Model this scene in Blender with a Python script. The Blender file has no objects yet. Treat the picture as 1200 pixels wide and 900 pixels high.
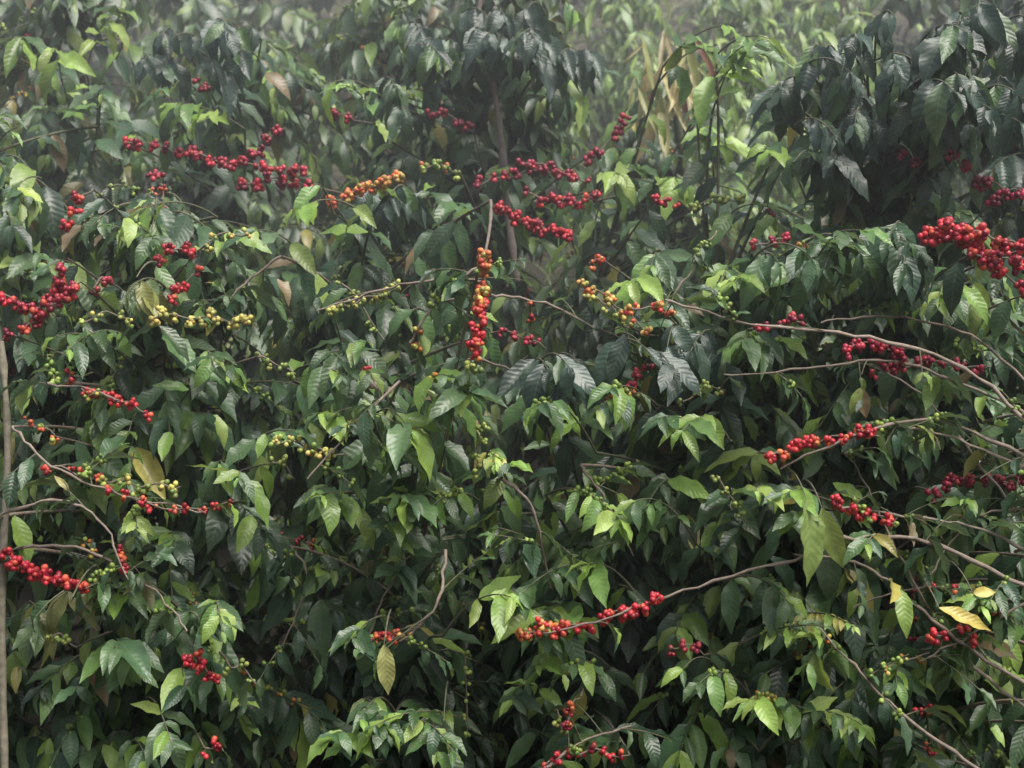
import bpy, math, random, bmesh
import numpy as np
from mathutils import Vector, noise as mnoise
random.seed(7); rng=np.random.default_rng(7)
R=random.random
def U(a,b): return a+(b-a)*random.random()
scene=bpy.context.scene
CD=3.6
def W(px,py,y):
    s=(CD+y)/CD
    return np.array([(px-600)/500*s, y, 1.5+(450-py)/500*s])
def toPx(p):
    s=(CD+p[...,1])/CD
    return 600+p[...,0]/s*500, 450-(p[...,2]-1.5)/s*500
def nrm(v): 
    return v/(np.linalg.norm(v)+1e-9)
def ground_z(x,y):
    h=0.55*max(0,min(y,14)-0.3)+0.15*max(0,min(y,60)-14)
    return h+0.05*math.sin(x*1.7+y)*math.sin(y*2.1)

# ---------------- materials
def newmat(name):
    m=bpy.data.materials.new(name); m.use_nodes=True
    nt=m.node_tree; nt.nodes.clear()
    return m,nt,nt.nodes,nt.links
def leaf_mat():
    m,nt,N,L=newmat("coffee_leaf")
    out=N.new('ShaderNodeOutputMaterial')
    at=N.new('ShaderNodeAttribute'); at.attribute_name='tint'
    uv=N.new('ShaderNodeUVMap'); uv.uv_map='UVMap'
    sep=N.new('ShaderNodeSeparateXYZ'); L.new(uv.outputs[0],sep.inputs[0])
    def M(op,a,b=None,c=None):
        n=N.new('ShaderNodeMath'); n.operation=op
        for i,v in enumerate((a,b,c)):
            if v is None: continue
            if isinstance(v,(int,float)): n.inputs[i].default_value=v
            else: L.new(v,n.inputs[i])
        return n.outputs[0]
    u=M('ABSOLUTE',M('SUBTRACT',sep.outputs[0],0.5))
    ph=M('MULTIPLY',M('SUBTRACT',sep.outputs[1],M('MULTIPLY',u,0.32)),62.0)
    s=M('SINE',ph)
    vein=M('POWER',M('MULTIPLY_ADD',s,0.5,0.5),5.0)
    midv=M('SUBTRACT',1.0,M('MINIMUM',M('DIVIDE',u,0.035),1.0))
    vv=M('MAXIMUM',M('MULTIPLY',vein,0.2),midv)
    noise=N.new('ShaderNodeTexNoise'); noise.inputs['Scale'].default_value=28; noise.inputs['Detail'].default_value=2
    geo=N.new('ShaderNodeNewGeometry'); L.new(geo.outputs['Position'],noise.inputs['Vector'])
    hsv=N.new('ShaderNodeHueSaturation'); L.new(at.outputs['Color'],hsv.inputs['Color'])
    L.new(M('MULTIPLY_ADD',noise.outputs[0],0.8,0.62),hsv.inputs['Value'])
    mx=N.new('ShaderNodeMix'); mx.data_type='RGBA'
    L.new(M('MULTIPLY',vv,0.35),mx.inputs[0]); L.new(hsv.outputs[0],mx.inputs[6]); mx.inputs[7].default_value=(0.2,0.26,0.11,1)
    mb=N.new('ShaderNodeMix'); mb.data_type='RGBA'
    L.new(M('MULTIPLY',geo.outputs['Backfacing'],0.35),mb.inputs[0]); L.new(mx.outputs[2],mb.inputs[6]); mb.inputs[7].default_value=(0.16,0.22,0.11,1)
    p=N.new('ShaderNodeBsdfPrincipled'); L.new(mb.outputs[2],p.inputs['Base Color'])
    L.new(M('MULTIPLY_ADD',noise.outputs[0],0.3,0.22),p.inputs['Roughness'])
    p.inputs['Specular IOR Level'].default_value=0.62
    bp=N.new('ShaderNodeBump'); bp.inputs['Strength'].default_value=0.3; bp.inputs['Distance'].default_value=0.0015
    L.new(M('MULTIPLY_ADD',s,-0.5,0.5),bp.inputs['Height']); L.new(bp.outputs[0],p.inputs['Normal'])
    tr=N.new('ShaderNodeBsdfTranslucent')
    h2=N.new('ShaderNodeHueSaturation'); h2.inputs['Hue'].default_value=0.48; h2.inputs['Saturation'].default_value=1.1; h2.inputs['Value'].default_value=1.8
    L.new(mb.outputs[2],h2.inputs['Color']); L.new(h2.outputs[0],tr.inputs['Color'])
    ms=N.new('ShaderNodeMixShader'); ms.inputs[0].default_value=0.26
    L.new(p.outputs[0],ms.inputs[1]); L.new(tr.outputs[0],ms.inputs[2]); L.new(ms.outputs[0],out.inputs[0])
    return m
def tint_mat(name,scale,rough,a,b,bump):
    m,nt,N,L=newmat(name)
    out=N.new('ShaderNodeOutputMaterial'); at=N.new('ShaderNodeAttribute'); at.attribute_name='tint'
    noise=N.new('ShaderNodeTexNoise'); noise.inputs['Scale'].default_value=scale; noise.inputs['Detail'].default_value=4
    geo=N.new('ShaderNodeNewGeometry'); L.new(geo.outputs['Position'],noise.inputs['Vector'])
    hsv=N.new('ShaderNodeHueSaturation'); L.new(at.outputs['Color'],hsv.inputs['Color'])
    mm=N.new('ShaderNodeMath'); mm.operation='MULTIPLY_ADD'; mm.inputs[1].default_value=a; mm.inputs[2].default_value=b
    L.new(noise.outputs[0],mm.inputs[0]); L.new(mm.outputs[0],hsv.inputs['Value'])
    p=N.new('ShaderNodeBsdfPrincipled'); L.new(hsv.outputs[0],p.inputs['Base Color']); p.inputs['Roughness'].default_value=rough
    if bump:
        bp=N.new('ShaderNodeBump'); bp.inputs['Strength'].default_value=0.5; bp.inputs['Distance'].default_value=0.003
        L.new(noise.outputs[0],bp.inputs['Height']); L.new(bp.outputs[0],p.inputs['Normal'])
    L.new(p.outputs[0],out.inputs[0]); return m
LEAF=leaf_mat(); BERRY=tint_mat("coffee_cherry",90,.4,.9,.5,False); BARK=tint_mat("coffee_bark",60,.85,1.4,.3,True)

# ---------------- mesh helpers
def make_mesh(name,V,F,col,mat,uv=None,parent=None):
    me=bpy.data.meshes.new(name)
    V=np.asarray(V,dtype=np.float32); F=np.asarray(F,dtype=np.int32)
    k=F.shape[1]
    me.vertices.add(len(V)); me.vertices.foreach_set('co',V.ravel())
    me.loops.add(F.size); me.loops.foreach_set('vertex_index',F.ravel())
    me.polygons.add(len(F)); me.polygons.foreach_set('loop_start',np.arange(0,F.size,k,dtype=np.int32))
    me.update(calc_edges=True)
    me.polygons.foreach_set('use_smooth',np.ones(len(F),dtype=bool))
    if col is not None:
        a=me.attributes.new('tint','FLOAT_COLOR','POINT')
        c=np.ones((len(V),4),dtype=np.float32); c[:,:3]=col; a.data.foreach_set('color',c.ravel())
    if uv is not None:
        l=me.uv_layers.new(name='UVMap'); l.data.foreach_set('uv',np.asarray(uv,dtype=np.float32)[F.ravel()].ravel())
    me.materials.append(mat)
    o=bpy.data.objects.new(name,me); scene.collection.objects.link(o)
    if parent: o.parent=parent
    return o

class Leaves:
    def __init__(s): s.b=[];s.d=[];s.n=[];s.p=[];s.c=[]
    def add(s,b,d,n,L,w,curl,fold,col):
        s.b.append(b);s.d.append(d);s.n.append(n);s.p.append((L,w,curl,fold,U(0,6.28),U(-.5,.5)));s.c.append(col)
def leaf_mesh(lv,name,parent,nt=9,nu=5,prune=None):
    if not lv.b: return
    b=np.array(lv.b);d=np.array(lv.d);n=np.array(lv.n);p=np.array(lv.p);c=np.array(lv.c)
    d/=np.linalg.norm(d,axis=1,keepdims=True)+1e-9
    n-= (n*d).sum(1,keepdims=True)*d; n/=np.linalg.norm(n,axis=1,keepdims=True)+1e-9
    if prune is not None:
        keep=prune(b,d,p[:,0]); b,d,n,p,c=b[keep],d[keep],n[keep],p[keep],c[keep]
    s=np.cross(d,n)
    t=np.linspace(0,1,nt); u=np.linspace(-1,1,nu)
    prof=np.sin(np.pi*np.clip(t,0,1)**0.85)**0.8*(1-0.45*np.clip((t-0.72)/0.28,0,1)**1.0)
    prof[0]=0.03; prof[-1]=0.012
    Lh=p[:,0][:,None,None]; w=p[:,1][:,None,None]*0.5; k=p[:,2][:,None,None]; fo=p[:,3][:,None,None]; ph=p[:,4][:,None,None]; tw=p[:,5][:,None,None]
    T=t[None,:,None]; UU=u[None,None,:]; P=prof[None,:,None]
    kk=np.where(np.abs(k)<.05,.05,k)
    ax=np.sin(kk*T)/kk; az=-(1-np.cos(kk*T))/kk
    side=UU*P*w
    up=az*Lh+np.abs(UU)*P*w*fo + 0.22*w*np.abs(UU)**1.5*np.sin(T*17+ph+UU*1.1)*np.minimum(P*1.5,1)
    side=side+0.16*tw*Lh*T*T
    a=tw*T*1.0
    up2=up+side*np.sin(a)*1.0
    al=ax*Lh*np.ones_like(UU)
    X=(b[:,None,None,:]+d[:,None,None,:]*al[...,None]+s[:,None,None,:]*side[...,None]+n[:,None,None,:]*up2[...,None])
    m=len(b); V=X.reshape(-1,3)
    i=np.arange(nt-1)[:,None]*nu+np.arange(nu-1)[None,:]
    q=np.stack([i,i+1,i+nu+1,i+nu],-1).reshape(-1,4)
    F=(q[None]+ (np.arange(m)*nt*nu)[:,None,None]).reshape(-1,4)
    uv=np.stack(np.broadcast_arrays((u[None,:]+1)/2,t[:,None]),-1).reshape(-1,2)
    uv=np.tile(uv,(m,1)); col=np.repeat(c,nt*nu,axis=0)
    return make_mesh(name,V,F,col,LEAF,uv,parent)

class Tubes:
    def __init__(s): s.V=[];s.F=[];s.C=[];s.n=0
    def add(s,pts,r0,r1,col,k=6):
        pts=np.array(pts); m=len(pts)
        tg=np.gradient(pts,axis=0); tg/=np.linalg.norm(tg,axis=1,keepdims=True)+1e-9
        ref=np.array([0.31,0.2,0.93]) if abs(tg[0][2])<0.8 else np.array([1,0.1,0.])
        a=np.cross(tg,ref); a/=np.linalg.norm(a,axis=1,keepdims=True)+1e-9
        bb=np.cross(tg,a)
        th=np.arange(k)*2*np.pi/k
        r=np.linspace(r0,r1,m)*(1+0.15*rng.standard_normal(m))
        V=pts[:,None,:]+(a[:,None,:]*np.cos(th)[None,:,None]+bb[:,None,:]*np.sin(th)[None,:,None])*r[:,None,None]
        s.V.append(V.reshape(-1,3))
        i=np.arange(m-1)[:,None]*k; j=np.arange(k)[None,:]; j2=(j+1)%k
        s.F.append(np.stack([i+j,i+j2,i+k+j2,i+k+j],-1).reshape(-1,4)+s.n)
        s.C.append(np.tile(col,(m*k,1))); s.n+=m*k
    def build(s,name,parent):
        if s.n: make_mesh(name,np.concatenate(s.V),np.concatenate(s.F),np.concatenate(s.C),BARK,None,parent)

def sphere_t(nl=10,nr=7):
    V=[];F=[]
    for i in range(nr+1):
        th=math.pi*(0.02+0.96*i/nr)
        for j in range(nl):
            a=2*math.pi*j/nl; V.append((math.sin(th)*math.cos(a),math.sin(th)*math.sin(a),math.cos(th)))
    for i in range(nr):
        for j in range(nl):
            F.append((i*nl+j,(i+1)*nl+j,(i+1)*nl+(j+1)%nl,i*nl+(j+1)%nl))
    return np.array(V),np.array(F)
BV,BF=sphere_t()
class Berries:
    def __init__(s): s.c=[];s.a=[];s.r=[];s.col=[]
    def add(s,c,a,r,col): s.c.append(c);s.a.append(nrm(a));s.r.append(r);s.col.append(col)
    def build(s,name,parent):
        if not s.c: return
        c=np.array(s.c);a=np.array(s.a);r=np.array(s.r)[:,None];col=np.array(s.col)
        ref=rng.standard_normal(a.shape); e1=np.cross(a,ref); e1/=np.linalg.norm(e1,axis=1,keepdims=True); e2=np.cross(a,e1)
        X=c[:,None]+ (e1[:,None]*BV[None,:,0:1]+e2[:,None]*BV[None,:,1:2]+a[:,None]*BV[None,:,2:3]*1.14)*r[:,None]
        m=len(c);k=len(BV)
        F=(BF[None]+(np.arange(m)*k)[:,None,None]).reshape(-1,4)
        C=np.repeat(col[:,None,:],k,axis=1)
        tip=(BV[:,2]>0.97); C[:,tip]=C[:,tip]*0.25+np.array([.02,.012,.005])
        make_mesh(name,X.reshape(-1,3),F,C.reshape(-1,3),BERRY,None,parent)

# ---------------- plants
class Plant:
    def __init__(s,x,y,h,row,r=0.6,fresh=False):
        s.x,s.y,s.h,s.row,s.r,s.fresh=x,y,h,row,r,fresh
        s.lv=Leaves(); s.hl=Leaves(); s.tb=Tubes(); s.be=Berries()
        z0=ground_z(x,y)-0.03; s.z0=z0
        n=14; s.lean=(U(-.06,.06),U(-.05,.05)); s.ph=U(0,6)
        s.tb.add([s.stem(z0+(s.h-z0)*i/(n-1)) for i in range(n)],0.028,0.007,np.array([.13,.105,.08]),9)
    def stem(s,z):
        t=(z-s.z0)/max(.1,(s.h-s.z0))
        return np.array([s.x+s.lean[0]*t+0.02*math.sin(5*t+s.ph), s.y+s.lean[1]*t+0.02*math.cos(4*t+s.ph), z])
K=1.25
DARK=[(.027*K,.059*K,.031*K),(.034*K,.071*K,.035*K),(.042*K,.085*K,.039*K),(.031*K,.065*K,.038*K)]
MID=[(.056*K,.110*K,.042*K),(.068*K,.130*K,.046*K),(.052*K,.103*K,.049*K),(.076*K,.130*K,.058*K)]
BRI=[(.20,.34,.07),(.26,.40,.085),(.16,.29,.08),(.30,.41,.11)]
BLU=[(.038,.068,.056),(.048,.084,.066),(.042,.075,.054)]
def pick(pal):
    c=np.array(random.choice(pal)); return c*U(.62,1.32)
def gencol(fr):
    q=R()
    if q<0.010: return np.array([.42,.38,.10])*U(.6,1.1)
    if q<0.028: return np.array([.2,.15,.08])*U(.7,1.2)
    if q<0.12+0.2*fr: return pick(BRI)*.82
    if q<0.45+0.2*fr: return pick(MID)
    return pick(DARK)
def bez(a,b,c,n):
    t=np.linspace(0,1,n)[:,None]; return a*(1-t)**2+2*b*t*(1-t)+c*t*t
TWIG=np.array([.11,.11,.065]); OLD=np.array([.24,.195,.155])
UP=np.array([0,0,1.])
GREENB=[(.2,.3,.06),(.27,.36,.07),(.16,.25,.055)]
def node_berries(be,p,T,n,r,pal,jit=0.004,clump=1.0):
    T=nrm(T); a=nrm(np.cross(T,UP+np.array([.1,.1,0]))); b=np.cross(T,a)
    a0=U(0,6)
    for i in range(n):
        th=a0+i*2.4+U(-.3,.3)
        o=a*math.cos(th)+b*math.sin(th)
        rr=r*U(.72,1.08)
        be.add(p+o*rr*U(.9,1.6)+T*U(-1,1)*rr*1.3*clump+np.array([U(-jit,jit) for _ in range(3)]),o+T*U(-.6,.6)+np.array([U(-.3,.3)]*3),rr,np.array(random.choice(pal))*U(.5,1.25))
def shoot(pl,P0,P1,P2,span,L,colf,target='lv',berry=0.12,twigcol=TWIG,droop=(.15,1.2),r0=.0035,drop=.12,ratio=(.29,.41)):
    pts=bez(P0,P1,P2,12)
    pl.tb.add(pts,r0,.0012,twigcol,5)
    seg=np.linalg.norm(np.diff(pts,axis=0),axis=1); cum=np.concatenate([[0],np.cumsum(seg)]); tot=cum[-1]
    step=U(.036,.06)*L/.13; sp=min(span,tot*.85); nn=max(2,int(sp/step))
    lv=getattr(pl,target)
    out=nrm(np.array([P2[0]-P0[0],P2[1]-P0[1],0.]))
    hasb=R()<berry; pal=GREENB if R()<.72 else ([(.45,.37,.07),(.55,.17,.04),(.25,.32,.06)] if R()<.5 else [(.42,.03,.04),(.3,.015,.03),(.55,.12,.04)])
    for i in range(nn+1):
        sdist=tot-sp+sp*i/nn
        p=np.array([np.interp(sdist,cum,pts[:,k]) for k in range(3)])
        q=np.array([np.interp(min(sdist+.01,tot),cum,pts[:,k]) for k in range(3)]); q0=np.array([np.interp(max(sdist-.01,0),cum,pts[:,k]) for k in range(3)])
        T=nrm(q-q0); S=nrm(np.cross(T,UP)+np.array([U(-.4,.4),U(-.4,.4),U(-.4,.4)]))
        fr=i/nn
        dl=U(*droop)
        for sg in (-1,1):
            if R()<drop: continue
            sz=L*U(.5,1.3)*(1 if fr<.8 else (1.05-.45*(fr-.8)/.2))
            d=nrm(S*sg*U(.5,1)+T*U(.3,.9)*(1+fr)+UP*(-(dl+U(-.35,.5))*(1-.5*fr)))
            n=UP+out*U(.2,.8)+np.array([U(-.5,.5),U(-.5,.5),U(-.2,.2)])
            lv.add(p,d,n,sz,sz*U(*ratio),U(.2,1.5),U(.05,.7),colf(fr))
        if hasb and fr<.8 and R()<.8:
            node_berries(pl.be,p,T,random.randint(3,8),.0062,pal)
plants=[]
for x,y,h,r in [(-2.15,.85,2.15,.62),(-1.5,.75,2.15,.62),(-.95,.72,2.02,.6),(-.42,1.0,1.85,.55),(.28,1.25,1.82,.5),(.62,.75,1.72,.52),(1.1,.72,2.05,.6),(1.65,.8,2.5,.66),(2.3,.85,2.45,.62)]:
    plants.append(Plant(x,y,h,0,r))
for x,y,h,r in [(-2.3,2.1,2.9,.7),(-1.6,2.0,2.95,.7),(-.95,2.15,2.8,.65),(-.03,1.75,3.1,.42),(-.45,2.5,3.1,.6),(.55,2.3,2.55,.5),(1.15,1.9,2.1,.45),(1.75,1.5,2.95,.75),(2.5,1.9,3.0,.7)]:
    plants.append(Plant(x,y,h,1,r))
for x,y,h in [(1.0,3.2,3.0),(1.5,3.5,3.3),(.65,3.6,3.0),(1.2,4.6,3.7),(.6,4.8,3.7)]: plants.append(Plant(x,y,h,2,.5,True))
for i in range(8):
    x=-3.0+i*.85+U(-.15,.15)
    if .4<x<1.7: continue
    plants.append(Plant(x,4.0+U(-.2,.2),3.8+U(-.1,.4),2,.75))
for i in range(8):
    x=-3.9+i*1.1+U(-.2,.2)
    plants.append(Plant(x,6.2+U(-.3,.3),4.9+U(-.3,.3),2,.85))
HAZE=np.array([.17,.21,.18])  # distance haze painted into the leaf tints of the farther rows
def make_shoots(pl,n,L):
    top=pl.h; lo=max(pl.z0+.15, 0.25)
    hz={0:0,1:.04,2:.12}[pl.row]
    for i in range(n):
        z=lo+(top-lo)*(R()**.85)
        tz=(z-lo)/(top-lo)
        az=random.gauss(-math.pi/2,1.15)
        rr=pl.r*U(.45,1.12)*(1-.55*tz**2.2)
        P2=np.array([pl.x+rr*math.cos(az),pl.y+rr*math.sin(az),z-.08])
        nz=mnoise.noise(Vector((P2[0]*3.2+3,P2[1]*2.2,P2[2]*3.6)))
        if pl.row==0 and nz<-.13 and R()<.85 and rr>pl.r*.45: 
            continue
        if pl.row==0:
            px,py=toPx(P2)
            if 490<px<700 and py>550 and P2[1]<.75 and R()<.75: continue
        zb=min(top-.01,z+U(-.2,.18)); P0=pl.stem(zb)
        P1=(P0+P2)/2+np.array([U(-.05,.05),U(-.05,.05),U(.06,.22)])
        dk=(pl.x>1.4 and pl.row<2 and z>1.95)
        base=U(.65,1.2)*(1+.6*nz)
        def cf(fr):
            if pl.fresh: c=pick(BRI)*.95 if R()<.75 else pick(MID)
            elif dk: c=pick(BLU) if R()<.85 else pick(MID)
            else: c=gencol(fr)*base
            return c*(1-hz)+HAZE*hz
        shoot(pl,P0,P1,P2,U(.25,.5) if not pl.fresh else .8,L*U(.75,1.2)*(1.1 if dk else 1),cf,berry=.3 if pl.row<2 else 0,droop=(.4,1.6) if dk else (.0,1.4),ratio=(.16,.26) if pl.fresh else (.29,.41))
for pl in plants:
    make_shoots(pl,{0:235,1:140,2:78}[pl.row],{0:.128,1:.13,2:.15}[pl.row])
# low self-sown seedlings between the bushes
for x,y,h,r in [(-.08,1.05,1.15,.4),(.2,.8,.95,.3),(-.3,.7,.9,.3)]:
    q=Plant(x,y,h,0,r)
    for i in range(70):
        z=max(q.z0,0)+.1+(h-max(q.z0,0)-.1)*R(); az=U(-3.3,.2); rr=r*U(.4,1)
        P2=np.array([x+rr*math.cos(az),y+rr*math.sin(az),z-.05]); P0=q.stem(min(h,z+U(-.1,.05)))
        shoot(q,P0,(P0+P2)/2+UP*U(.03,.1),P2,.25,.12,lambda fr:pick(DARK)*.8,berry=0)
    plants.append(q)

def nearest(p,rows=(0,1)):
    return min([q for q in plants if q.row in rows],key=lambda q:(q.x-p[0])**2+((q.y-.5-p[1]))**2*1.0+ (0 if q.h>p[2]-.25 else .25))
def link(pl,b,r0=.005,r1=.0035,col=TWIG,leafy=True):
    st=pl.stem(min(pl.h-.02,b[2]-U(.05,.25)))
    pts=bez(st,(st+b)/2+np.array([U(-.04,.04),.08,.05]),b,9)
    pl.tb.add(pts,r0,r1,col,5)
    if leafy:
        for k in range(2,8):
            for sg in (-1,1):
                if R()<.45: continue
                d=nrm(np.array([sg*U(.2,1),U(-.5,.3),U(-1.2,.1)])); L=U(.08,.15)
                pl.lv.add(pts[k],d,UP+np.array([U(-.4,.4),-.6,0]),L,L*U(.3,.4),U(.3,1.3),U(.1,.5),gencol(.2))
# ---------------- fruiting branches
RED=[(.54,.026,.042),(.45,.018,.034),(.60,.042,.050),(.30,.012,.026),(.54,.03,.05),(.6,.09,.05)]
DRD=[(.30,.018,.044),(.38,.024,.056),(.20,.012,.03),(.42,.045,.06)]  # dark red with haze and shade put into the cherry colour
ORG=[(.65,.18,.06),(.62,.11,.05),(.62,.32,.08),(.52,.40,.10)]
ORR=[(.62,.08,.045),(.56,.04,.04),(.64,.18,.06),(.56,.32,.08)]
YEL=[(.58,.50,.13),(.46,.46,.12),(.58,.42,.12)]
GRN=[(.29,.37,.09),(.38,.43,.10),(.21,.30,.07)]
S=[
([(5,652),(45,672),(95,690)],-.02,RED,8,.0076,.016),
([(58,545),(110,562),(165,588),(240,600)],.0,RED+ORG[:2],4,.0064,.028),
([(95,455),(135,468),(172,482)],.05,RED,5,.0066,.022),
([(0,345),(50,362),(95,332)],.1,DRD+RED,7,.0078,.02),
([(30,385),(60,350),(78,300)],.12,DRD+RED,7,.0078,.022),
([(-10,405),(20,395)],.1,DRD,5,.0076,.024),
([(75,262),(110,220)],.2,RED,5,.0076,.026),
([(110,335),(130,330)],.2,DRD,5,.0076,.03),
([(150,165),(215,178),(280,192),(360,200)],.95,DRD+RED[:2],7,.0088,.026),
([(285,215),(360,215)],.95,DRD+RED,8,.0088,.022),
([(295,185),(335,150)],1.0,DRD,7,.0088,.026),
([(385,238),(430,220),(475,207)],.6,ORG,8,.0080,.019),
([(185,303),(235,295)],.25,RED+DRD,6,.0072,.022),
([(198,350),(236,318)],.22,RED,4,.0070,.024),
([(180,370),(235,372),(292,378)],.06,YEL,6,.0062,.018),
([(100,375),(150,372)],.08,GRN+YEL[:1],4,.0058,.026),
([(585,242),(625,262),(668,275)],.85,RED[:4],10,.0086,.019),
([(620,228),(665,236),(705,232)],.9,RED+DRD,7,.0084,.025),
([(690,185),(720,160),(735,125)],1.1,DRD,6,.009,.03),
([(505,130),(555,155)],1.2,DRD,5,.009,.035),
([(560,215),(605,205),(640,195)],1.1,DRD,6,.009,.03),
([(680,332),(715,352),(760,390)],.2,ORG+YEL,7,.0068,.017),
([(735,362),(785,370)],.15,ORR,5,.0070,.020),
([(690,310),(710,305)],.3,ORR,5,.0068,.022),
([(768,235),(797,240)],.6,RED,5,.0082,.026),
([(1080,275),(1130,285),(1210,345)],-.05,RED+DRD[:1],9,.0088,.021),
([(1110,268),(1155,275),(1200,290)],-.08,RED,8,.0088,.021),
([(1140,300),(1200,315)],-.05,RED+DRD,8,.0088,.021),
([(1120,185),(1150,210),(1180,220)],.2,DRD[:3],6,.0086,.03),
([(1165,235),(1200,225)],.2,DRD[:3],6,.0086,.03),
([(885,388),(950,382)],.02,DRD+RED,5,.0070,.023),
([(990,405),(1060,415)],.0,DRD+RED[:1],7,.0075,.021),
([(1020,435),(1090,425),(1160,432)],.08,DRD,6,.0075,.024),
([(905,535),(945,518),(990,512),(1030,508)],-.04,RED+ORR[2:3],7,.0073,.019),
([(1095,575),(1140,560),(1200,566)],.08,DRD,7,.0078,.022),
([(980,590),(1015,602),(1050,612)],-.07,RED,7,.0075,.022),
([(612,745),(650,738)],-.08,ORR+ORG[:1]+GRN[:1],9,.0074,.016),
([(650,738),(695,728),(775,700)],-.08,RED+ORR[:1],9,.0077,.018),
([(1095,745),(1142,745)],-.08,RED,5,.0071,.022),
([(1040,785),(1090,768)],-.04,ORG+YEL,3,.0064,.028),
([(220,768),(252,798)],.0,RED,7,.0072,.02),
([(120,562),(165,568),(212,570)],.01,GRN+YEL[:1],6,.0064,.018),
([(325,515),(365,525),(392,535)],.01,GRN+YEL,5,.0064,.02),
([(640,892),(690,880),(738,888)],-.02,DRD+RED,4,.0071,.026),
([(665,845),(680,815)],.0,ORG[:2]+DRD[:1],5,.0066,.018),
([(458,752),(475,748)],.05,ORR,3,.0066,.02),
([(785,760),(825,765)],.06,DRD,4,.0070,.024),
([(390,362),(430,350),(470,340)],.1,GRN+YEL[:1],6,.0062,.018),
([(400,330),(450,400)],.25,GRN,3,.006,.026),
([(885,290),(925,284)],.3,DRD,4,.0076,.03),
([(390,135),(415,140)],1.2,DRD,5,.0088,.03),
([(230,95),(245,112)],1.3,DRD,5,.0088,.03),
([(30,500),(65,512)],.03,ORG+GRN,5,.0063,.024),
([(565,500),(558,560)],.08,GRN,5,.006,.022),
([(545,770),(548,860)],.15,GRN,3,.0058,.024),
([(240,880),(262,880)],.02,RED,3,.007,.02),
([(740,450),(760,430)],.25,DRD,4,.0073,.024),
([(1060,180),(1075,200)],.4,DRD[:3],4,.008,.03),
([(300,420),(345,440)],.08,GRN,4,.006,.022),
([(320,540),(345,560)],.08,GRN,4,.006,.022),
([(240,285),(290,275)],.2,GRN+YEL,5,.006,.022),
([(800,470),(850,455)],.12,GRN,4,.006,.024),
([(700,350),(730,380)],.2,GRN+YEL,5,.0064,.02),
([(270,780),(300,800)],.05,GRN,4,.006,.024),
([(590,390),(640,410)],.3,DRD,4,.0068,.024),
([(610,190),(690,215)],1.05,DRD,5,.0085,.03),
([(180,200),(190,215)],.9,DRD,4,.008,.02),
([(815,240),(870,235)],.7,GRN,5,.0075,.028),
([(500,195),(540,205)],.9,GRN+ORG[:1],5,.0078,.026),
([(840,560),(870,610)],.05,GRN,4,.006,.024),
([(60,745),(90,760)],.05,GRN,4,.006,.024),
([(660,860),(650,830)],.02,GRN+YEL,4,.006,.024),
]
VERT=([(568,298),(565,340),(560,380),(556,432)],-.05)
def smooth(pts,k=6):
    pts=np.array(pts); m=len(pts)
    if m==2: 
        t=np.linspace(0,1,k+1)[:,None]; r=pts[0]*(1-t)+pts[1]*t; r[:,2]+=.012*np.sin(np.linspace(0,3.14,k+1)); return r
    out=[]
    for i in range(m-1):
        p0=pts[max(i-1,0)];p1=pts[i];p2=pts[i+1];p3=pts[min(i+2,m-1)]
        for j in range(k):
            t=j/k
            out.append(.5*((2*p1)+(-p0+p2)*t+(2*p0-5*p1+4*p2-p3)*t*t+(-p0+3*p1-3*p2+p3)*t**3))
    out.append(pts[-1]); return np.array(out)
strings=[]
def fruit_string(pp,y,pal,n,r,sp,leafy=True,lk=True,clumpy=1.35):
    P=smooth([W(a,b,y+.02*math.sin(i*2)) for i,(a,b) in enumerate(pp)])
    P[:,2]+=.006*np.sin(np.arange(len(P))*1.3+U(0,6))
    pl=nearest(P.mean(0)); strings.append((P,y))
    pl.tb.add(P,.0024,.0018,OLD*.7,6)
    if lk:
        e=P[0] if abs(P[0][0]-pl.x)<abs(P[-1][0]-pl.x) else P[-1]
        link(pl,e,.005,.0024,OLD*.7)
    seg=np.linalg.norm(np.diff(P,axis=0),axis=1); cum=np.concatenate([[0],np.cumsum(seg)]); tot=cum[-1]
    s=0
    while s<=tot:
        p=np.array([np.interp(s,cum,P[:,k]) for k in range(3)]); i=min(len(P)-2,int(np.searchsorted(cum,s)))
        T=P[min(i+1,len(P)-1)]-P[max(i-1,0)]
        fr=s/max(tot,.01)
        pal2=pal(fr) if callable(pal) else pal
        sub=[random.choice(pal2) for _ in range(2)]+list(pal2)
        cnt=max(1,int(n*U(.5,1.7)*clumpy**.8))
        node_berries(pl.be,p+np.array([U(-.005,.005),U(-.004,.004),U(-.008,.006)])*clumpy,T,cnt,r,sub)
        if leafy and R()<.5:
            d=nrm(np.array([U(-.9,.9),U(.1,.9),U(-.9,.5)])); L=U(.06,.12)
            pl.lv.add(p,d,UP+np.array([U(-.4,.4),-.5,0]),L,L*.38,U(.3,1.2),U(.1,.4),gencol(.5))
        s+=sp*U(.6,1.4)*clumpy
for a in S: fruit_string(*a)
fruit_string(VERT[0],VERT[1],lambda f: (ORG[:3]+YEL[:1]+ORR[:1]) if f<.45 else (ORR[:3]+RED[:3] if f<.9 else GRN),9,.0076,.015,leafy=False,lk=False,clumpy=1.0)
pv=nearest(W(568,300,.3)); a=W(568,298,-.05)
pv.tb.add(bez(W(575,235,.5),W(577,262,.1),a,12),.005,.003,OLD*.7,7); link(pv,W(575,235,.5),.006,.005,OLD*.7)

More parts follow.
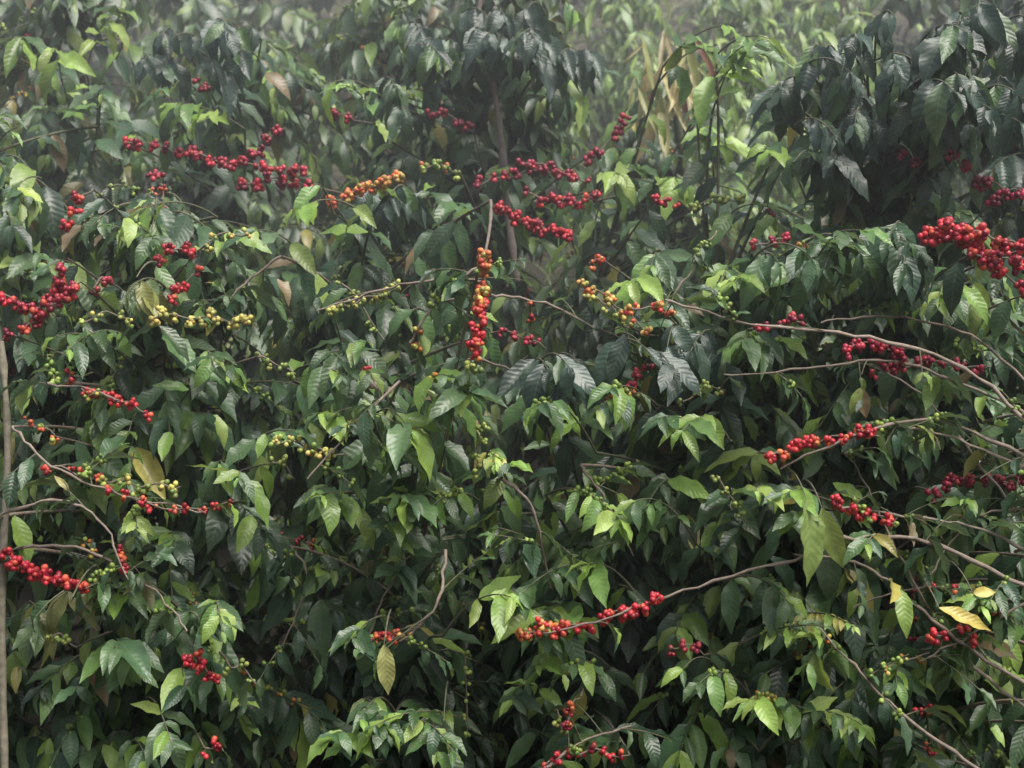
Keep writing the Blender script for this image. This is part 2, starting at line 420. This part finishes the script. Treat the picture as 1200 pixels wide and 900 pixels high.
# ---------------- bare arching limbs
B=[([(1230,520),(1130,432),(1000,393),(880,380),(780,352)],-.03,.0054,.0025),
([(1240,505),(1130,450),(1040,422),(960,430),(850,440)],.0,.0046,.002),
([(1230,548),(1100,493),(1000,512),(915,548)],-.03,.0048,.0025),
([(1230,705),(1100,640),(1000,630),(930,655),(800,692),(700,728),(612,747)],-.07,.0056,.0022),
([(1240,825),(1120,750),(1040,680),(985,655),(930,650)],-.05,.0048,.0025),
([(1150,905),(1060,840),(1000,780),(960,735)],-.08,.0046,.002),
([(1230,690),(1130,748),(1080,775)],-.07,.0038,.0018),
([(1230,850),(1130,770),(1070,680),(1010,560),(990,530)],.02,.0042,.002),
([(1230,660),(1150,620),(1060,605),(980,592)],-.05,.0042,.0025),
([(1230,560),(1120,515),(1050,500)],.0,.0042,.002),
([(1220,640),(1160,560),(1090,470),(1020,425)],.06,.0042,.002),
([(1230,480),(1150,400),(1060,372),(960,378)],.08,.004,.002),
([(1220,760),(1150,700),(1070,690),(1000,712)],.03,.004,.0018),
([(1230,600),(1160,600),(1110,640),(1080,700)],.05,.0035,.0018),
([(560,312),(510,355),(482,402)],.0,.0048,.003),
([(468,447),(425,490),(360,560)],.0,.004,.002),
([(522,645),(512,710),(470,750)],.02,.0042,.0025),
([(590,560),(625,600),(645,690)],-.02,.005,.0025),
([(-20,610),(60,587),(115,608),(150,680)],-.02,.0044,.002),
([(15,500),(60,546),(150,582),(240,600)],-.0,.0036,.002),
([(55,450),(100,455),(140,470)],.03,.0036,.002),
([(570,330),(500,328),(430,345),(370,365)],.08,.004,.0018),
([(20,642),(100,645),(180,692),(220,740)],.0,.004,.002),
([(575,345),(640,355),(700,385),(740,400)],.25,.004,.0018),
([(560,420),(620,440),(690,450)],.35,.004,.0018),
([(680,545),(705,580),(740,650)],.1,.0042,.002),
([(340,640),(360,680),(330,760)],.25,.004,.002),
([(430,750),(450,700),(480,650)],.2,.004,.002),
([(760,390),(800,330),(840,270)],.35,.004,.002),
([(330,300),(290,330),(260,360)],.3,.004,.002),
([(640,900),(680,870),(740,850)],.0,.004,.002),
]
limbs=[]
for pp,y,r0,r1 in B:
    P=smooth([W(a,b,y+.03*math.sin(i*1.7+a)) for i,(a,b) in enumerate(pp)],7)
    P+=rng.standard_normal(P.shape)*.0022
    pl=nearest(P[0]); pl.tb.add(P,r0,r1,OLD*U(.75,1.2),7); limbs.append((P,y))
    link(pl,P[0],r0*1.3,r0,OLD)
    for k in range(6):
        i=random.randint(2,len(P)-2); e=P[i]+np.array([U(-.12,.12),U(-.06,.1),U(-.1,.08)])
        shoot(pl,P[i],(P[i]+e)/2+UP*.01,e,.1,U(.06,.1),gencol,'hl',0.3,droop=(.1,.9),r0=.002)
pl=[q for q in plants if q.row==1 and abs(q.x+.03)<.01][0]
pl.tb.add(smooth([W(606,330,1.3),W(594,240,1.3),W(588,170,1.28),W(576,90,1.3),W(560,30,1.3),W(570,-40,1.3)],6),.013,.006,np.array([.17,.14,.12]),10)
plants[1].tb.add(smooth([W(6,930,.0),W(2,700,.02),W(9,520,.04),W(1,400,.08)],6),.010,.008,np.array([.20,.18,.13]),9)

# ---------------- young shoots
def bright(fr): return pick(BRI)*U(.8,1.15)
def yell(fr): return np.array([.46,.44,.12])*U(.6,1.0) if R()<.35 else pick(BRI)*1.15
def mid(fr): return pick(MID) if R()<.62 else pick(BRI)*.9
H=[(800,505,-.1,bright,.12),(885,575,-.1,bright,.11),(940,600,-.12,mid,.13),(725,608,-.05,bright,.11),(690,660,-.05,bright,.12),(600,700,-.12,bright,.13),(630,730,-.04,mid,.11),
(1000,735,-.12,yell,.08),(1150,710,-.14,yell,.08),(1130,585,.0,bright,.09),(350,245,.3,bright,.13),(150,255,.3,bright,.13),(180,280,.3,mid,.12),(375,580,-.02,bright,.1),(345,505,.0,mid,.11),
(725,205,.9,bright,.14),(740,330,.3,bright,.13),(960,285,.1,mid,.14),(1010,270,.0,mid,.14),(930,190,.3,mid,.14),(900,45,.5,bright,.16),(850,30,.7,bright,.15),(830,150,1.2,bright,.15),(870,60,.6,bright,.14),
(520,440,-.05,mid,.11),(560,450,-.02,mid,.11),(580,545,-.06,yell,.08),(480,505,-.02,mid,.12),(280,560,.0,mid,.12),(420,760,-.05,mid,.11),(390,860,-.08,mid,.1),(440,850,-.08,mid,.1),(530,880,-.1,mid,.1),
(260,740,-.05,mid,.11),(100,690,-.05,mid,.11),(140,760,-.02,mid,.12),(200,870,-.05,mid,.11),(820,800,-.06,mid,.11),(880,820,-.08,bright,.11),(700,480,.0,mid,.13),(650,470,.0,mid,.13),(500,600,.02,mid,.11),(470,580,.0,mid,.12),
(200,120,.9,bright,.14),(400,100,1.0,bright,.14),(120,110,.9,mid,.14),(500,70,1.2,mid,.15),(60,60,1.2,bright,.14),(80,410,.05,mid,.12),(250,430,.1,mid,.12),(400,440,.1,mid,.12),(1050,800,-.05,mid,.1),(920,700,-.0,mid,.12),(1010,850,-.05,bright,.1),
(20,150,.8,bright,.13),(60,310,.3,mid,.12),(860,330,.2,bright,.12),(540,240,.8,mid,.13),(160,620,-.02,bright,.09),(600,820,.2,mid,.1),(660,790,.1,mid,.1),(760,590,.02,mid,.11),(130,20,1.3,bright,.15),(300,270,.3,mid,.13),(430,400,.1,mid,.12),(870,400,.1,mid,.12),(1100,350,.1,mid,.13),(800,210,1.0,bright,.15),(890,240,.6,bright,.13)]
for px,py,y,cf,L in H:
    for rep in range(2):
        T=W(px+rep*U(-35,35),py+rep*U(-25,25),y+rep*U(0,.1)); pl=nearest(T); sd=1 if T[0]>pl.x else -1
        b=T+np.array([-sd*U(.02,.2),U(.2,.32),U(-.14,.04)])
        shoot(pl,b,(b+T)/2+UP*U(.04,.09),T,U(.12,.24),L*U(.75,1.1),cf if rep==0 else mid,'hl',0.2,droop=(.0,1.0),drop=.2)
        link(pl,b)
def hang(px,py,y,n,L,pal,spread=60):
    for i in range(n):
        p=W(px+U(-spread,spread),py+U(-spread*.5,spread*.5),y+U(-.08,.12)); pl=nearest(p)
        b=p+np.array([U(-.1,.1),U(.15,.3),U(.0,.06)])
        shoot(pl,b,(b+p)/2+UP*.06,p,U(.15,.28),L*U(.8,1.1),(lambda fr:pick(pal) if R()<.85 else pick(MID)),'hl',0,droop=(.8,2.4))
        link(pl,b)
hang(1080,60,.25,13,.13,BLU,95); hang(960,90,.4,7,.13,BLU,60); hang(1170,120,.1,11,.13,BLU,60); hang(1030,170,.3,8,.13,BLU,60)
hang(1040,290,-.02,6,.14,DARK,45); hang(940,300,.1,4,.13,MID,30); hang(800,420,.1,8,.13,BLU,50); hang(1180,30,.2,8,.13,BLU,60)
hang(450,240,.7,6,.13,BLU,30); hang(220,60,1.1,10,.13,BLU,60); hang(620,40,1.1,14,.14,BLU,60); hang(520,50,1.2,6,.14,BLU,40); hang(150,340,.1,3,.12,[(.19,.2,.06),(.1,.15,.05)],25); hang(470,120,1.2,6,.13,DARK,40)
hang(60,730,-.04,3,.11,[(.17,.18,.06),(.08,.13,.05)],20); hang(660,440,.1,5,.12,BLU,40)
def one(px,py,y,d,L,w,col,n=(0,-1,.3),curl=.4):
    p=W(px,py,y); pl=nearest(p); pl.hl.add(p,np.array(d,float),np.array(n,float),L,w,curl,.3,np.array(col))
    b=p+np.array([.0,.2,.05]); pl.tb.add(bez(p,(p+b)/2+UP*.03,b,6),.0015,.003,TWIG,5)
one(450,755,-.1,(.12,-.1,-1),.12,.042,(.38,.39,.14)); one(1100,712,-.15,(1,-.2,-.35),.13,.034,(.55,.44,.09),(0,-.7,.7)); one(945,585,-.15,(.15,-.3,-1),.2,.065,(.2,.28,.08),(.4,-.8,.5),.6)
one(963,595,-.15,(.35,-.1,-1),.16,.05,(.24,.31,.09),(-.5,-.8,.5),.7); one(1140,695,-.16,(.8,0,.1),.055,.025,(.6,.5,.12)); one(520,845,-.1,(.7,-.2,-.8),.12,.04,(.18,.26,.13)); one(160,325,.0,(-.1,-.1,-1),.12,.038,(.27,.26,.07))
one(20,220,.3,(1,-.2,-.4),.08,.03,(.36,.48,.08),(0,-.5,.8)); one(85,700,-.1,(-.2,-.1,-1),.15,.048,(.19,.21,.08))

CS=[];CL=[]
for P,y in strings:
    for p in P[::2]:
        a,b=toPx(p); CS.append((a,b,y,17))
for P,y in limbs:
    for p in P[::2]:
        if R()<.5:
            a,b=toPx(p); CL.append((a,b,y,6))
def mkprune(C,k=1.):
    def prune(b,d,L):
        keep=np.ones(len(b),bool)
        for f in (.1,.5,.85):
            q=b+d*L[:,None]*f; px,py=toPx(q)
            for cx,cy,y,rr in C:
                keep&=~((np.hypot(px-cx,py-cy)<rr*k)&(q[:,1]<y+.02))
        keep&= b[:,1]>-.35
        return keep
    return prune
pr1=mkprune(CS+CL); pr2=mkprune(CS,.75)
for pl in plants:
    e=bpy.data.objects.new("coffee_plant",None); scene.collection.objects.link(e)
    hi=pl.row==0
    leaf_mesh(pl.lv,"foliage",e,8 if hi else 6,5 if hi else 3,pr1 if pl.row<2 else None)
    leaf_mesh(pl.hl,"young_shoots",e,10,5,pr2)
    pl.tb.build("stems",e); pl.be.build("berries",e)

# ---------------- banana plant with dry leaves
bl=Leaves(); tb=Tubes()
base=np.array([.8,2.2,1.0])
top=W(778,55,1.9)
tb.add(bez(base,(base+top)/2+np.array([.05,0,0]),top,12),.03,.012,np.array([.10,.12,.06]),10)
for i in range(40):
    p=top+np.array([U(-.12,.12),U(-.12,.02),U(-.2,.05)])
    col=random.choice([(.66,.58,.30),(.58,.46,.24),(.30,.13,.09),(.62,.58,.30),(.40,.43,.16),(.3,.38,.13)])
    L=U(.10,.28); bl.add(p,nrm(np.array([U(-.35,.35),U(-.4,.1),U(-1,-.2)])),np.array([U(-.5,.5),-.8,.4]),L,L*U(.09,.16),U(-.3,.8),U(.1,1.2),np.array(col)*U(.5,1.0))
e=bpy.data.objects.new("banana_plant",None); scene.collection.objects.link(e)
leaf_mesh(bl,"dry_leaves",e,12,5); tb.build("stalk",e)

gl=Leaves()
for i in range(8000):
    x=U(-4,4); y=U(2.6,12)
    if i<3500: x=U(.5,2.1); y=U(2.4,5)
    z=ground_z(x,y); L=U(.2,.5)
    gl.add(np.array([x,y,z-.02]),nrm(np.array([U(-.6,.6),U(-.8,.3),1])),np.array([U(-.3,.3),-.2,1.]),L,L*U(.04,.09),U(.8,2.2),.2,pick([(.2,.32,.09),(.25,.36,.11),(.16,.28,.08),(.3,.34,.15)]))
leaf_mesh(gl,"grass",None,6,3)
ll=Leaves()
for i in range(2500):
    x=U(-2.6,2.6); y=U(-1.5,2.2)
    L=U(.06,.12); ll.add(np.array([x,y,ground_z(x,y)+U(.004,.03)]),nrm(np.array([U(-1,1),U(-1,1),U(-.1,.2)])),UP+np.array([U(-.3,.3),U(-.3,.3),0]),L,L*.38,U(-.3,.6),.2,pick([(.07,.05,.03),(.10,.07,.04),(.05,.04,.025),(.06,.08,.03)]))
leaf_mesh(ll,"leaf_litter",None,6,3)

def axis(): 
    a=list(np.linspace(-8,14,90)); ext=[20,30,50,90,160,300]
    return np.array([-v for v in reversed(ext)]+a+ext)
xs=axis(); ys=axis()
V=[(x,y,ground_z(x,y)) for y in ys for x in xs]; n=len(xs)
F=[(j*n+i,j*n+i+1,(j+1)*n+i+1,(j+1)*n+i) for j in range(len(ys)-1) for i in range(n-1)]
m,nt,N,L=newmat("soil")
out=N.new('ShaderNodeOutputMaterial'); p=N.new('ShaderNodeBsdfPrincipled'); p.inputs['Roughness'].default_value=.95
no=N.new('ShaderNodeTexNoise'); no.inputs['Scale'].default_value=3; no.inputs['Detail'].default_value=8
geo=N.new('ShaderNodeNewGeometry'); L.new(geo.outputs['Position'],no.inputs['Vector'])
cr=N.new('ShaderNodeValToRGB'); L.new(no.outputs[0],cr.inputs[0])
cr.color_ramp.elements[0].position=.35; cr.color_ramp.elements[0].color=(.02,.018,.012,1); cr.color_ramp.elements[1].position=.65; cr.color_ramp.elements[1].color=(.055,.045,.032,1)
L.new(cr.outputs[0],p.inputs['Base Color']); bp=N.new('ShaderNodeBump'); bp.inputs['Strength'].default_value=.6; L.new(no.outputs[0],bp.inputs['Height']); L.new(bp.outputs[0],p.inputs['Normal']); L.new(p.outputs[0],out.inputs[0])
make_mesh("hillside_ground",V,F,None,m)

# ---------------- mist drifting down the slope (wedge: reaches further forward higher up)
me=bpy.data.meshes.new("mist")
x0,x1=-10,10
vs=[]
for x in (x0,x1): vs+=[(x,.3,-.3),(x,13,-.3),(x,13,9),(x,-2.2,9),(x,-1.6,2.6),(x,-.4,1.5)]
fs=[(0,5,4,3,2,1),(6,7,8,9,10,11)]+[(i,(i+1)%6,(i+1)%6+6,i+6) for i in range(6)]
me.from_pydata(vs,[],fs)
bm=bmesh.new(); bm.from_mesh(me); bmesh.ops.recalc_face_normals(bm,faces=bm.faces); bm.to_mesh(me); bm.free()
mo=bpy.data.objects.new("mist",me); scene.collection.objects.link(mo)
m,nt,N,L=newmat("mist"); out=N.new('ShaderNodeOutputMaterial'); v=N.new('ShaderNodeVolumeScatter')
v.inputs['Color'].default_value=(.95,.97,1,1); v.inputs['Density'].default_value=.026; v.inputs['Anisotropy'].default_value=.0
L.new(v.outputs[0],out.inputs['Volume']); me.materials.append(m)

# ---------------- light
w=bpy.data.worlds.new("World"); scene.world=w; w.use_nodes=True
N=w.node_tree.nodes; bg=N['Background']; sky=N.new('ShaderNodeTexSky'); sky.sky_type='NISHITA'; sky.sun_disc=False
EL,RO=math.radians(62),math.radians(140)
sky.sun_elevation=EL; sky.sun_rotation=RO; sky.dust_density=6
w.node_tree.links.new(sky.outputs[0],bg.inputs[0]); bg.inputs[1].default_value=.15
sl=bpy.data.lights.new("sun",'SUN'); sl.energy=5; sl.angle=math.radians(40); sl.color=(1,.98,.94)
so=bpy.data.objects.new("sun",sl); scene.collection.objects.link(so)
dv=Vector((math.sin(RO)*math.cos(EL),math.cos(RO)*math.cos(EL),math.sin(EL)))
so.rotation_euler=dv.to_track_quat('Z','Y').to_euler()
cam=bpy.data.cameras.new("camera"); cam.lens=54; cam.sensor_width=36; cam.clip_end=2000
cam.dof.use_dof=True; cam.dof.focus_distance=3.65; cam.dof.aperture_fstop=4
co=bpy.data.objects.new("camera",cam); scene.collection.objects.link(co); co.location=(0,-CD,1.5); co.rotation_euler=(math.radians(90),0,0); scene.camera=co
scene.view_settings.view_transform='Standard'; scene.view_settings.look='None'; scene.view_settings.exposure=0
print("leaves",sum(len(p.lv.b)+len(p.hl.b) for p in plants),"berries",sum(len(p.be.c) for p in plants))
